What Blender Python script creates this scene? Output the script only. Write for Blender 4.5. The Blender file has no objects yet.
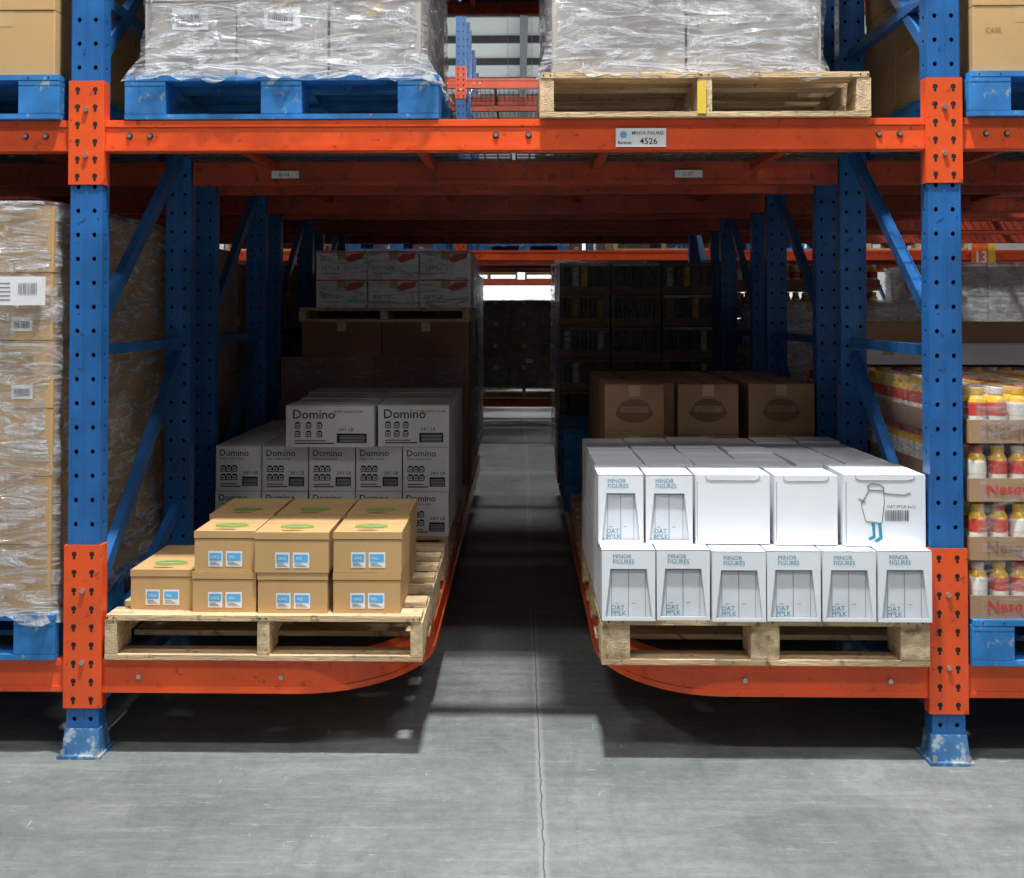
import bpy, math, random
from mathutils import Vector, Matrix, noise
random.seed(7)
scene = bpy.context.scene
R = random.uniform

# ------------------------------------------------------------------ materials
def new_mat(name):
    m = bpy.data.materials.new(name); m.use_nodes = True
    nt = m.node_tree; nt.nodes.clear()
    out = nt.nodes.new('ShaderNodeOutputMaterial')
    return m, nt, out

def mat(name, col, rough=0.6, metal=0.0, var=0.12, scale=6.0, bump=0.0, bscale=30.0, wear=None, wear_amt=0.0, stretch=(1,1,1), spec=0.5, wscale=22):
    m, nt, out = new_mat(name)
    N, L = nt.nodes, nt.links
    p = N.new('ShaderNodeBsdfPrincipled')
    p.inputs['Roughness'].default_value = rough
    p.inputs['Metallic'].default_value = metal
    p.inputs['Specular IOR Level'].default_value = spec
    tc = N.new('ShaderNodeTexCoord')
    mp = N.new('ShaderNodeMapping'); mp.inputs['Scale'].default_value = stretch
    L.new(tc.outputs['Object'], mp.inputs['Vector'])
    nz = N.new('ShaderNodeTexNoise'); nz.inputs['Scale'].default_value = scale; nz.inputs['Detail'].default_value = 5
    L.new(mp.outputs['Vector'], nz.inputs['Vector'])
    cr = N.new('ShaderNodeValToRGB')
    c0 = [max(0, c*(1-var)) for c in col]; c1 = [min(1, c*(1+var)) for c in col]
    cr.color_ramp.elements[0].color = (*c0, 1); cr.color_ramp.elements[0].position = 0.35
    cr.color_ramp.elements[1].color = (*c1, 1); cr.color_ramp.elements[1].position = 0.65
    L.new(nz.outputs['Fac'], cr.inputs['Fac'])
    colout = cr.outputs['Color']
    if wear is not None:
        n2 = N.new('ShaderNodeTexNoise'); n2.inputs['Scale'].default_value = wscale; n2.inputs['Detail'].default_value = 8; n2.inputs['Roughness'].default_value = 0.7
        L.new(tc.outputs['Object'], n2.inputs['Vector'])
        r2 = N.new('ShaderNodeValToRGB')
        r2.color_ramp.elements[0].position = 1-wear_amt-0.03; r2.color_ramp.elements[0].color = (0,0,0,1)
        r2.color_ramp.elements[1].position = 1-wear_amt+0.03; r2.color_ramp.elements[1].color = (1,1,1,1)
        L.new(n2.outputs['Fac'], r2.inputs['Fac'])
        mx = N.new('ShaderNodeMix'); mx.data_type = 'RGBA'
        L.new(r2.outputs['Color'], mx.inputs['Factor'])
        L.new(colout, mx.inputs['A']); mx.inputs['B'].default_value = (*wear, 1)
        colout = mx.outputs['Result']
    L.new(colout, p.inputs['Base Color'])
    if bump > 0:
        nb = N.new('ShaderNodeTexNoise'); nb.inputs['Scale'].default_value = bscale; nb.inputs['Detail'].default_value = 4
        L.new(mp.outputs['Vector'], nb.inputs['Vector'])
        b = N.new('ShaderNodeBump'); b.inputs['Strength'].default_value = bump; b.inputs['Distance'].default_value = 0.01
        L.new(nb.outputs['Fac'], b.inputs['Height']); L.new(b.outputs['Normal'], p.inputs['Normal'])
    L.new(p.outputs['BSDF'], out.inputs['Surface'])
    return m

def film_mat(name, tint, lo, hi, rough=0.18, fmin=.38, fmax=.68):
    m, nt, out = new_mat(name); N, L = nt.nodes, nt.links
    tc = N.new('ShaderNodeTexCoord')
    def layer(scale, rot, fs, dist, a, b, t0, t1):
        mp = N.new('ShaderNodeMapping'); mp.inputs['Scale'].default_value = scale; mp.inputs['Rotation'].default_value = rot
        L.new(tc.outputs['Object'], mp.inputs['Vector'])
        nz = N.new('ShaderNodeTexNoise'); nz.inputs['Scale'].default_value = fs; nz.inputs['Detail'].default_value = 8; nz.inputs['Distortion'].default_value = dist; nz.inputs['Roughness'].default_value = 0.68
        L.new(mp.outputs['Vector'], nz.inputs['Vector'])
        mr = N.new('ShaderNodeMapRange'); mr.inputs['From Min'].default_value = a; mr.inputs['From Max'].default_value = b
        mr.inputs['To Min'].default_value = t0; mr.inputs['To Max'].default_value = t1
        L.new(nz.outputs['Fac'], mr.inputs['Value']); return nz, mr
    n1, m1 = layer((2.0,2.0,10),(0.22,0.30,0.2),2.4,1.6,fmin,fmax,lo,hi)
    n2, m2 = layer((9,9,1.6),(0.15,-0.30,0.1),2.2,0.8,.56,.68,0,hi*.7)
    mxm = N.new('ShaderNodeMath'); mxm.operation='MAXIMUM'; L.new(m1.outputs['Result'],mxm.inputs[0]); L.new(m2.outputs['Result'],mxm.inputs[1])
    tr = N.new('ShaderNodeBsdfTransparent')
    p = N.new('ShaderNodeBsdfPrincipled'); p.inputs['Base Color'].default_value = (*tint, 1); p.inputs['Roughness'].default_value = rough
    p.inputs['Specular IOR Level'].default_value = 1.0
    ad = N.new('ShaderNodeMath'); ad.operation='ADD'; L.new(n1.outputs['Fac'],ad.inputs[0]); L.new(n2.outputs['Fac'],ad.inputs[1])
    b = N.new('ShaderNodeBump'); b.inputs['Strength'].default_value = 1.0; b.inputs['Distance'].default_value = 0.06
    L.new(ad.outputs[0], b.inputs['Height']); L.new(b.outputs['Normal'], p.inputs['Normal'])
    mx = N.new('ShaderNodeMixShader'); L.new(mxm.outputs[0], mx.inputs['Fac'])
    L.new(tr.outputs['BSDF'], mx.inputs[1]); L.new(p.outputs['BSDF'], mx.inputs[2])
    L.new(mx.outputs['Shader'], out.inputs['Surface'])
    return m

def emis_mat(name, col, s):
    m, nt, out = new_mat(name)
    e = nt.nodes.new('ShaderNodeEmission'); e.inputs['Color'].default_value = (*col, 1); e.inputs['Strength'].default_value = s
    nt.links.new(e.outputs['Emission'], out.inputs['Surface']); return m

BLUE = mat('rack_blue_paint', (0.018, 0.120, 0.35), 0.36, var=0.22, scale=5, wear=(0.012,0.05,0.14), wear_amt=0.37, wscale=30)
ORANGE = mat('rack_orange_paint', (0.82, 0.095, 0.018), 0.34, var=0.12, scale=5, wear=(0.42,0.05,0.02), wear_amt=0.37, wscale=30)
ORANGED = mat('rack_orange_paint_shaded', (0.42, 0.055, 0.020), 0.5, var=0.25, scale=5, wear=(0.18,0.04,0.03), wear_amt=0.42)  # darker orange for rear beams and deck bars; their shade put into the colour
STEEL = mat('bolt_steel', (0.55,0.55,0.55), 0.35, 0.9)
FOOTM = mat('foot_worn_blue', (0.05, 0.16, 0.33), 0.5, var=0.3, scale=12, wear=(0.34,0.40,0.44), wear_amt=0.45)
HOLE = mat('hole_dark', (0.012,0.008,0.010), 0.8)
WIRE = mat('deck_wire', (0.12,0.115,0.11), 0.5, 0.6)
WOOD = mat('pallet_wood', (0.58,0.41,0.23), 0.8, var=0.28, scale=3.5, stretch=(1,9,9), bump=0.4, bscale=25, wear=(0.28,0.19,0.11), wear_amt=0.40)
WOOD2 = mat('pallet_wood_side', (0.60,0.44,0.26), 0.8, var=0.28, scale=5, stretch=(6,1,6), bump=0.4, wear=(0.30,0.20,0.11), wear_amt=0.40)
BPAL = mat('pallet_blue_paint', (0.022,0.19,0.50), 0.65, var=0.3, scale=7, wear=(0.28,0.34,0.38), wear_amt=0.39)
CARD = mat('cardboard_tan', (0.52,0.32,0.135), 0.75, var=0.07, scale=3)
CARD2 = mat('cardboard_brown', (0.38,0.225,0.12), 0.75, var=0.12, scale=3)
CARD3 = mat('cardboard_dark', (0.24,0.105,0.062), 0.7, var=0.15, scale=3)
CARDEDGE = mat('cardboard_crease', (0.25,0.15,0.07), 0.8)
CARDINK = mat('cardboard_print', (0.20,0.115,0.06), 0.8)
TAPE = mat('packing_tape', (0.55,0.38,0.19), 0.25, var=0.05)
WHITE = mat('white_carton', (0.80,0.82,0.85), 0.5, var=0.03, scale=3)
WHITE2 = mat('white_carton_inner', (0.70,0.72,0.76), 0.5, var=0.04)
GREYL = mat('carton_grey_line', (0.26,0.28,0.31), 0.7)  # grey lines for carton outlines, grooves, seams and label print
SUGAR = mat('sugar_carton_white', (0.82,0.81,0.82), 0.55, var=0.05, scale=3)
TEAL = mat('ink_teal', (0.03,0.25,0.38), 0.6)
NAVY = mat('ink_navy', (0.012,0.02,0.06), 0.6)
BLACK = mat('ink_black', (0.015,0.015,0.018), 0.6)
YEL = mat('ink_yellow', (0.80,0.55,0.06), 0.6)
RED = mat('ink_red', (0.60,0.04,0.03), 0.5)
LBLUE = mat('label_blue', (0.10,0.42,0.75), 0.5)
LWHITE = mat('label_white', (0.80,0.80,0.80), 0.5)
GREEN = mat('label_green', (0.19,0.30,0.06), 0.55)
SIGNY = mat('sign_yellow', (0.95,0.55,0.03), 0.5)
SIGNO = mat('sign_orange', (0.90,0.16,0.03), 0.5)
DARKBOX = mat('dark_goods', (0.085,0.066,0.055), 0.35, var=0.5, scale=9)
FILM = film_mat('stretch_film_clear', (0.88,0.90,0.93), 0.10, 0.92, 0.16, .43, .64)
FILM_L = film_mat('stretch_film_light', (0.80,0.81,0.83), 0.04, 0.60, 0.14, .46, .70)
FILM_D = film_mat('stretch_film_dark', (0.34,0.33,0.32), 0.04, 0.70, 0.08, .48, .64)
BOTY = mat('bottle_yellow', (0.85,0.50,0.03), 0.22, var=0.1)
BOTW = mat('bottle_white', (0.80,0.78,0.72), 0.25)
BOTR = mat('bottle_label_red', (0.60,0.06,0.04), 0.25)

# ------------------------------------------------------------------ mesh builder
_txt = {}
def text_mesh(s, bold=0.0):
    k=(s,bold)
    if k not in _txt:
        cu = bpy.data.curves.new('t', 'FONT'); cu.body = s; cu.resolution_u = 2; cu.offset=bold
        ob = bpy.data.objects.new('t', cu); scene.collection.objects.link(ob)
        bpy.context.view_layer.update()
        me = ob.to_mesh()
        vs = [tuple(v.co) for v in me.vertices]; fs = [tuple(p.vertices) for p in me.polygons]
        ob.to_mesh_clear(); bpy.data.objects.remove(ob); bpy.data.curves.remove(cu)
        _txt[k] = (vs, fs)
    return _txt[k]

class MB:
    def __init__(s): s.v=[]; s.f=[]; s.m=[]; s.mats=[]; s.sm=[]
    def mi(s, m):
        if m not in s.mats: s.mats.append(m)
        return s.mats.index(m)
    def add(s, vs, fs, m, smooth=False):
        b=len(s.v); s.v += [tuple(v) for v in vs]; k=s.mi(m)
        for f in fs: s.f.append(tuple(b+i for i in f)); s.m.append(k); s.sm.append(smooth)
    def box(s, x0,x1,y0,y1,z0,z1, m, rot=0.0, mtop=None):
        P=[(x0,y0,z0),(x1,y0,z0),(x1,y1,z0),(x0,y1,z0),(x0,y0,z1),(x1,y0,z1),(x1,y1,z1),(x0,y1,z1)]
        if rot:
            cx,cy=(x0+x1)/2,(y0+y1)/2; c,sn=math.cos(rot),math.sin(rot)
            P=[(cx+(x-cx)*c-(y-cy)*sn, cy+(x-cx)*sn+(y-cy)*c, z) for x,y,z in P]
        s.add(P,[(0,1,5,4),(1,2,6,5),(2,3,7,6),(3,0,4,7),(0,3,2,1)],m)
        s.add(P,[(4,5,6,7)],mtop or m)
    def prism(s, pts, y0, y1, m):   # polygon in xz extruded in y
        n=len(pts); P=[(x,y0,z) for x,z in pts]+[(x,y1,z) for x,z in pts]
        F=[tuple(range(n)), tuple(range(2*n-1,n-1,-1))]+[(i+n,(i+1)%n+n,(i+1)%n,i) for i in range(n)]
        s.add(P,F,m)
    def fq(s,x0,x1,z0,z1,y,m): s.add([(x0,y,z0),(x1,y,z0),(x1,y,z1),(x0,y,z1)],[(0,1,2,3)],m)
    def tq(s,x0,x1,y0,y1,z,m): s.add([(x0,y0,z),(x1,y0,z),(x1,y1,z),(x0,y1,z)],[(0,1,2,3)],m)
    def beam(s,a,b,w,h,m,upv=(0,0,1)):
        a=Vector(a);b=Vector(b);d=(b-a).normalized();u=Vector(upv)
        r=d.cross(u).normalized(); u=r.cross(d).normalized()
        P=[]
        for q in (a,b):
            for sx,sz in((-1,-1),(1,-1),(1,1),(-1,1)): P.append(q+r*w/2*sx+u*h/2*sz)
        s.add(P,[(0,1,2,3),(7,6,5,4),(0,4,5,1),(1,5,6,2),(2,6,7,3),(3,7,4,0)],m)
    def cyl(s,a,b,r,m,n=12,r1=None,smooth=True):
        a=Vector(a);b=Vector(b);d=(b-a).normalized()
        t=Vector((1,0,0)) if abs(d.x)<.9 else Vector((0,0,1))
        u=d.cross(t).normalized();w=d.cross(u); r1=r if r1 is None else r1
        P=[a+(u*math.cos(k*2*math.pi/n)+w*math.sin(k*2*math.pi/n))*r for k in range(n)]+[b+(u*math.cos(k*2*math.pi/n)+w*math.sin(k*2*math.pi/n))*r1 for k in range(n)]
        s.add(P,[(k,(k+1)%n,(k+1)%n+n,k+n) for k in range(n)],m,smooth)
        s.add(P,[tuple(range(n-1,-1,-1)),tuple(range(n,2*n))],m)
    def lathe(s,cx,cy,z0,prof,n,mats):
        for i in range(len(prof)-1):
            (r0,h0),(r1,h1)=prof[i],prof[i+1]
            P=[(cx+r0*math.cos(2*math.pi*k/n),cy+r0*math.sin(2*math.pi*k/n),z0+h0) for k in range(n)]+[(cx+r1*math.cos(2*math.pi*k/n),cy+r1*math.sin(2*math.pi*k/n),z0+h1) for k in range(n)]
            s.add(P,[(k,(k+1)%n,(k+1)%n+n,k+n) for k in range(n)],mats[i],True)
    def text(s,t,o,size,m,right=(1,0,0),up=(0,0,1),sx=1.0,bold=0.0):
        vs,fs=text_mesh(t,bold); o=Vector(o);r=Vector(right);u=Vector(up)
        s.add([o+r*v[0]*size*sx+u*v[1]*size for v in vs],fs,m)
    def build(s,name,parent=None,bevel=0.0,origin=None):
        me=bpy.data.meshes.new(name)
        xs=[v[0] for v in s.v];ys=[v[1] for v in s.v];zs=[v[2] for v in s.v]
        o=origin or ((min(xs)+max(xs))/2,(min(ys)+max(ys))/2,min(zs))
        me.from_pydata([(v[0]-o[0],v[1]-o[1],v[2]-o[2]) for v in s.v],[],s.f)
        for m in s.mats: me.materials.append(m)
        me.polygons.foreach_set('material_index',s.m); me.polygons.foreach_set('use_smooth',s.sm)
        me.update()
        ob=bpy.data.objects.new(name,me); ob.location=o; scene.collection.objects.link(ob)
        if bevel>0:
            md=ob.modifiers.new('bevel','BEVEL'); md.width=bevel; md.segments=2; md.limit_method='ANGLE'; md.angle_limit=math.radians(50)
        if parent: ob.parent=parent
        return ob

def empty(name, loc=(0,0,0)):
    e=bpy.data.objects.new(name,None); e.location=loc; e.empty_display_size=0.2; scene.collection.objects.link(e); return e
def inst(name, me, loc, parent):
    ob=bpy.data.objects.new(name,me); ob.location=loc; scene.collection.objects.link(ob); ob.parent=parent; return ob

# ------------------------------------------------------------------ room shell
def floor_material():
    m,nt,out=new_mat('concrete_floor'); N,L=nt.nodes,nt.links
    p=N.new('ShaderNodeBsdfPrincipled'); tc=N.new('ShaderNodeTexCoord')
    p.inputs['Specular IOR Level'].default_value=.3
    def nz(scale,det,vec=None,dist=0.0,rough=.6):
        n=N.new('ShaderNodeTexNoise'); n.inputs['Scale'].default_value=scale; n.inputs['Detail'].default_value=det; n.inputs['Distortion'].default_value=dist; n.inputs['Roughness'].default_value=rough
        L.new(vec or tc.outputs['Object'],n.inputs['Vector']); return n
    def ramp(src,p0,c0,p1,c1):
        r=N.new('ShaderNodeValToRGB'); r.color_ramp.elements[0].position=p0; r.color_ramp.elements[0].color=(*c0,1); r.color_ramp.elements[1].position=p1; r.color_ramp.elements[1].color=(*c1,1)
        L.new(src,r.inputs['Fac']); return r.outputs['Color']
    def mix(fac,a,bcol):
        x=N.new('ShaderNodeMix'); x.data_type='RGBA'; L.new(fac,x.inputs['Factor']); L.new(a,x.inputs['A']); x.inputs['B'].default_value=(*bcol,1); return x.outputs['Result']
    a=nz(1.4,10,dist=1.0,rough=.7)
    base=ramp(a.outputs['Fac'],.34,(.125,.142,.134),.66,(.215,.232,.216))
    b=nz(22,9,rough=.85); mx=N.new('ShaderNodeMix'); mx.data_type='RGBA'; mx.blend_type='OVERLAY'; mx.inputs['Factor'].default_value=.7
    L.new(base,mx.inputs['A']); L.new(b.outputs['Fac'],mx.inputs['B']); cur=mx.outputs['Result']
    def scuff(scale,rot,fs,p0,p1,amt,dist=.5):
        q=N.new('ShaderNodeMapping'); q.inputs['Scale'].default_value=scale; q.inputs['Rotation'].default_value=(0,0,rot); L.new(tc.outputs['Object'],q.inputs['Vector'])
        n=nz(fs,10,q.outputs['Vector'],dist,.74)
        return ramp(n.outputs['Fac'],p0,(0,0,0),p1,(amt,)*3)
    cur=mix(scuff((.8,9,1),.10,3,.52,.68,.45),cur,(.31,.33,.305))
    cur=mix(scuff((.6,4,1),-.25,2,.50,.66,.5,.9),cur,(.095,.108,.104))
    cur=mix(scuff((5,.8,1),.03,2.0,.54,.74,.5),cur,(.08,.09,.09))
    cur=mix(scuff((3,20,1),.45,3,.62,.66,.7,.2),cur,(.44,.46,.44))
    cur=mix(scuff((18,3,1),.3,3,.64,.67,.6,.2),cur,(.44,.46,.44))
    cur=mix(scuff((1,1,1),0,5,.62,.70,.5,2.0),cur,(.07,.08,.08))
    sp=N.new('ShaderNodeSeparateXYZ'); L.new(tc.outputs['Object'],sp.inputs['Vector'])
    w=nz(11,6,rough=.7); ma=N.new('ShaderNodeMath'); ma.operation='MULTIPLY_ADD'; L.new(w.outputs['Fac'],ma.inputs[0]); ma.inputs[1].default_value=.020; L.new(sp.outputs['X'],ma.inputs[2])
    s1=N.new('ShaderNodeMath'); s1.operation='SUBTRACT'; L.new(ma.outputs[0],s1.inputs[0]); s1.inputs[1].default_value=.070
    ab=N.new('ShaderNodeMath'); ab.operation='ABSOLUTE'; L.new(s1.outputs[0],ab.inputs[0])
    def band(f0,f1,amt):
        mr=N.new('ShaderNodeMapRange'); mr.inputs['From Min'].default_value=f0; mr.inputs['From Max'].default_value=f1; mr.inputs['To Min'].default_value=amt; mr.inputs['To Max'].default_value=0
        L.new(ab.outputs[0],mr.inputs['Value']); return mr.outputs['Result']
    cur=mix(band(.004,.018,.5),cur,(.34,.36,.33))
    cur=mix(band(.001,.0035,.8),cur,(.05,.05,.05))
    L.new(cur,p.inputs['Base Color'])
    rr=N.new('ShaderNodeMapRange'); rr.inputs['To Min'].default_value=.5; rr.inputs['To Max'].default_value=.8; L.new(a.outputs['Fac'],rr.inputs['Value']); L.new(rr.outputs['Result'],p.inputs['Roughness'])
    bu=N.new('ShaderNodeBump'); bu.inputs['Strength'].default_value=.3; bu.inputs['Distance'].default_value=.004; L.new(b.outputs['Fac'],bu.inputs['Height']); L.new(bu.outputs['Normal'],p.inputs['Normal'])
    L.new(p.outputs['BSDF'],out.inputs['Surface']); return m

mb=MB(); mb.box(-20,20,-10,40,-.1,0,floor_material()); mb.build('floor',origin=(0,0,0))
WALLM=mat('wall_panel_white',(.62,.64,.65),.7,var=.05,scale=.5)
CEILM=mat('ceiling_white',(.82,.83,.84),.7,var=.05,scale=.5)
TRUSS=mat('ceiling_steel',(.12,.12,.14),.5)
mb=MB(); mb.box(-20,20,40,40.2,0,9,WALLM); mb.build('wall_back')
mb=MB(); mb.box(-20.2,-20,-10,40.2,0,9,WALLM); mb.build('wall_left')
mb=MB(); mb.box(20,20.2,-10,40.2,0,9,WALLM); mb.build('wall_right')
mb=MB(); mb.box(-20.2,20.2,-4,40.2,9,9.15,CEILM)
for i in range(15):
    y=-3.5+i*3.0; mb.box(-20,20,y,y+.10,8.80,9,TRUSS)
for i in range(7):
    x=-18+i*6; mb.box(x,x+.2,-4,40,8.4,8.75,TRUSS)
mb.build('ceiling')

# ------------------------------------------------------------------ rack parts
CW=.102; CD=.068
def hole_cell(mb,P,u0,u1,v0,v1,cu,cv,r,m,inward):
    O=[(u1,cv),(u1,v1),(cu,v1),(u0,v1),(u0,cv),(u0,v0),(cu,v0),(u1,v0)]
    I=[(cu+r*math.cos(k*math.pi/4),cv+r*1.15*math.sin(k*math.pi/4)) for k in range(8)]
    V=[P(*o) for o in O]+[P(*i) for i in I]
    inn=[Vector(P(*i))+inward*.006 for i in I]
    mb.add(V+inn,[(k,(k+1)%8,(k+1)%8+8,k+8) for k in range(8)]+[(k+8,(k+1)%8+8,(k+1)%8+16,k+16) for k in range(8)],m)
def column_mesh(H):
    mb=MB(); h=CW/2; p=.0762; n=int(H/p)
    for i in range(n):
        z0=i*p; z1=z0+p; zc=z0+p/2
        for (u0,u1,cu) in ((-h,0,-.026),(0,h,.026)):
            hole_cell(mb,lambda u,v:(u,0,v),u0,u1,z0,z1,cu,zc,.0070,BLUE,Vector((0,1,0)))
            hole_cell(mb,lambda u,v:(u,CD,v),u0,u1,z0,z1,cu,zc,.0070,BLUE,Vector((0,-1,0)))
        for sx in (-1,1):
            hole_cell(mb,lambda u,v:(sx*h,u,v),0,CD,z0,z1,CD*.5,zc,.0070,BLUE,Vector((-sx,0,0)))
    H=n*p
    mb.box(-h+.004,h-.004,CD/2-.002,CD/2+.002,0,H,HOLE)  # near-black sheet inside the column, standing in for shade behind the holes
    for x in (-h+.006,h-.006,0): mb.box(x-.0035,x+.0035,-.0016,.0,0,H,BLUE)
    mb.box(-h+.001,h-.001,.001,CD-.001,H-.002,H,BLUE)
    return mb
colob=column_mesh(4.6).build('column_src',origin=(0,0,0)); COLME=colob.data; bpy.data.objects.remove(colob)

def connector_mesh(H, n, w=.113):
    mb=MB(); h=w/2; t=.006
    mb.box(-h,h,-t,-.0018,0,H,ORANGE)
    mb.box(-h,-CW/2-.0006,-.0018,.045,0,H,ORANGE); mb.box(CW/2+.0006,h,-.0018,.045,0,H,ORANGE)
    for i in range(n):
        z=H*(i+.5)/n
        for x in (-.028,.028):
            mb.cyl((x,-t-.0006,z),(x,-t,z),.008,HOLE,10)  # dark discs painted on the plate in place of shaded openings
            mb.cyl((x,-t-.0006,z-.012),(x,-t,z-.012),.0045,HOLE,8)
    for z in (H*.28,H*.72):
        mb.cyl((0,-t-.008,z),(0,-t,z),.008,STEEL,6,smooth=False)
    return mb
o=connector_mesh(.33,6).build('c1',origin=(0,0,0),bevel=0); CON1=o.data; bpy.data.objects.remove(o)
o=connector_mesh(.51,9,.120).build('c2',origin=(0,0,0)); CON2=o.data; bpy.data.objects.remove(o)

def foot_mesh():
    mb=MB(); a=CW/2+.003; b=.060
    mb.box(-.068,.068,-.035,CD+.035,0,.010,FOOTM)
    P=[(-b,-.018,.010),(b,-.018,.010),(b,CD+.018,.010),(-b,CD+.018,.010),(-a,-.004,.085),(a,-.004,.085),(a,CD+.004,.085),(-a,CD+.004,.085)]
    mb.add(P,[(0,1,5,4),(1,2,6,5),(2,3,7,6),(3,0,4,7),(4,5,6,7)],FOOTM)
    for x in(-.052,.052): mb.cyl((x,-.026,.010),(x,-.026,.028),.008,STEEL,6,smooth=False)
    return mb
o=foot_mesh().build('f',origin=(0,0,0)); 
FOOTME=o.data; bpy.data.objects.remove(o)

def brace_frame(H):
    mb=MB(); ya,yb=CD,1.04
    for z in (.14,1.27,2.42,3.5): mb.beam((0,ya,z),(0,yb,z),.035,.035,BLUE)
    for za,zb in ((.20,.62),(.46,1.22),(1.33,2.02),(2.2,2.95),(3.0,3.8)):
        mb.beam((0.0,ya,za),(0.0,yb,zb),.03,.04,BLUE)
        mb.beam((0.016,ya,za),(0.016,yb,zb),.004,.052,BLUE)
    return mb
o=brace_frame(4).build('b',origin=(0,0,0)); BRME=o.data; bpy.data.objects.remove(o)

def xbeam(mb,x0,x1,y,z0,z1,bolts=True,m=None):
    m=m or ORANGE
    mb.box(x0,x1,y,y+.05,z0,z1,m)
    mb.box(x0,x1,y-.004,y,z1-.022,z1-.003,m)
    mb.box(x0,x1,y-.004,y,z0+.003,z0+.02,m)
    if bolts:
        L=x1-x0
        for fx in (.03,.055,.48,.52,.945,.97):
            x=x0+L*fx; mb.cyl((x,y-.008,(z0+z1)/2),(x,y,(z0+z1)/2),.007,STEEL,8)
            mb.cyl((x,y-.002,(z0+z1)/2),(x,y,(z0+z1)/2),.010,HOLE,12)
def deck_mesh(w):
    mb=MB(); 
    n=int(w/.05)
    for i in range(n+1): x=-w/2+w*i/n; mb.box(x-.003,x+.003,0,.99,.0,.005,WIRE)
    for j in range(12): y=.02+j*.086; mb.box(-w/2,w/2,y-.003,y+.003,-.005,0,WIRE)
    for x in (-w*.25,w*.25): mb.box(x-.016,x+.016,0,.99,-.035,-.006,ORANGED)
    return mb
o=deck_mesh(1.27).build('d',origin=(0,0,0)); DECK=o.data; bpy.data.objects.remove(o)

def rack(name, xs, ys, levels):
    root=empty(name,(0,ys[0],0))
    off=ys[0]
    mb=MB()
    for ix,x in enumerate(xs):
        for iy,y in enumerate(ys):
            for k,dy in enumerate((0,1.035)):
                inst('column_%d_%d_%d'%(ix,iy,k),COLME,(x,y+dy-off,0),root)
                inst('foot_%d_%d_%d'%(ix,iy,k),FOOTME,(x,y+dy-off,0),root)
            inst('bracing_%d_%d'%(ix,iy),BRME,(x,y-off,0),root)
            if iy==0:
                for il,(z0,z1) in enumerate(levels):
                    inst('connector_%d_%d_%d'%(ix,iy,il),CON1,(x,y-off,z0-.105),root)
                inst('low_connector_%d_%d'%(ix,iy),CON2,(x,y-off,.150),root)
    for i in range(len(xs)-1):
        a=xs[i]+CW/2+.006; b=xs[i+1]-CW/2-.006
        for j,y in enumerate(ys):
            for (z0,z1) in levels:
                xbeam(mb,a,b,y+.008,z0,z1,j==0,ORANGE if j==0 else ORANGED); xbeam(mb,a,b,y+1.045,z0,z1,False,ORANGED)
                for q in (-1,1):
                    inst('wire_deck',DECK,((a+b)/2+q*.645,y+.055-off,z1-.008),root)
    ob=mb.build(name+'_beams',origin=(0,0,0)); ob.location=(0,0,0); ob.parent=root; ob.matrix_parent_inverse=Matrix.Translation((0,-off,0)); 
    return root

XS=[-6.76,-4.07,-1.376,1.327,4.02,6.71]
YS=[0,1.43,2.86,4.29]
r1=rack('pallet_rack',XS,YS,[(1.903,2.004),(3.65,3.75)])
XS2=[-.6+2.61*k for k in range(-2,4)]
r2=rack('pallet_rack',XS2,[8.4,9.83,11.26],[(1.903,2.004),(3.65,3.75)])
r3=rack('pallet_rack',[-4.0,-1.3,1.4,4.1],[20.0],[(1.903,2.004),(3.65,3.75)])

def sweep(mb,path,w,z0,z1,m):
    n=len(path); rings=[]
    for i,p in enumerate(path):
        a=Vector(path[max(0,i-1)]);b=Vector(path[min(n-1,i+1)]); d=(b-a).normalized(); nrm=Vector((d.y,-d.x))
        q=Vector(p); o=q+nrm*w/2; k=q-nrm*w/2
        zm0=z0+.018; zm1=z1-.02; r_=nrm*.004
        rings.append([(o.x+r_.x,o.y+r_.y,z0),(o.x+r_.x,o.y+r_.y,zm0),(o.x,o.y,zm0+.002),(o.x,o.y,zm1-.002),(o.x+r_.x,o.y+r_.y,zm1),(o.x+r_.x,o.y+r_.y,z1),(k.x,k.y,z1),(k.x,k.y,z0)])
    V=[v for r in rings for v in r]; F=[]
    for i in range(n-1):
        for k in range(8): a=i*8+k; b=i*8+(k+1)%8; F.append((a,b,b+8,a+8))
    F.append(tuple(range(8))); F.append(tuple((n-1)*8+k for k in range(7,-1,-1)))
    mb.add(V,F,m)
LZ0,LZ1=.196,.302
mb=MB()
pl=[(-1.318,.034),(-1.0,.034),(-.70,.034)]+[(-.70+.37*math.sin(t*math.pi/24),.034+.52*(1-math.cos(t*math.pi/24))) for t in range(1,13)]+[(-.33,1.2),(-.33,3),(-.33,5.4)]
sweep(mb,pl,.05,LZ0,LZ1,ORANGE)
pr=[(.29,5.4),(.29,3),(.29,1.2)]+[(.64-.35*math.sin(t*math.pi/24),.034+.52*(1-math.cos(t*math.pi/24))) for t in range(12,0,-1)]+[(.64,.034),(1.0,.034),(1.269,.034)]
sweep(mb,pr,.05,LZ0,LZ1,ORANGE)
for x in (-1.2,-.75,.70,1.15):
    mb.cyl((x,.0,.247),(x,.012,.247),.008,STEEL,8)
for y in (1.09,1.44,2.52,2.87,3.95,4.30,5.38):
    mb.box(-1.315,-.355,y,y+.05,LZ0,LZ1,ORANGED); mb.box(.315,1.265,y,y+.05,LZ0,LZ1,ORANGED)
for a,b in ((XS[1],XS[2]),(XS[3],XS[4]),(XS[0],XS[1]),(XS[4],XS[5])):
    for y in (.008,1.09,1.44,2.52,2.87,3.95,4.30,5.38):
        xbeam(mb,a+CW/2+.008,b-CW/2-.008,y,LZ0,LZ1,False,ORANGE if y<.1 else ORANGED)
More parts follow.
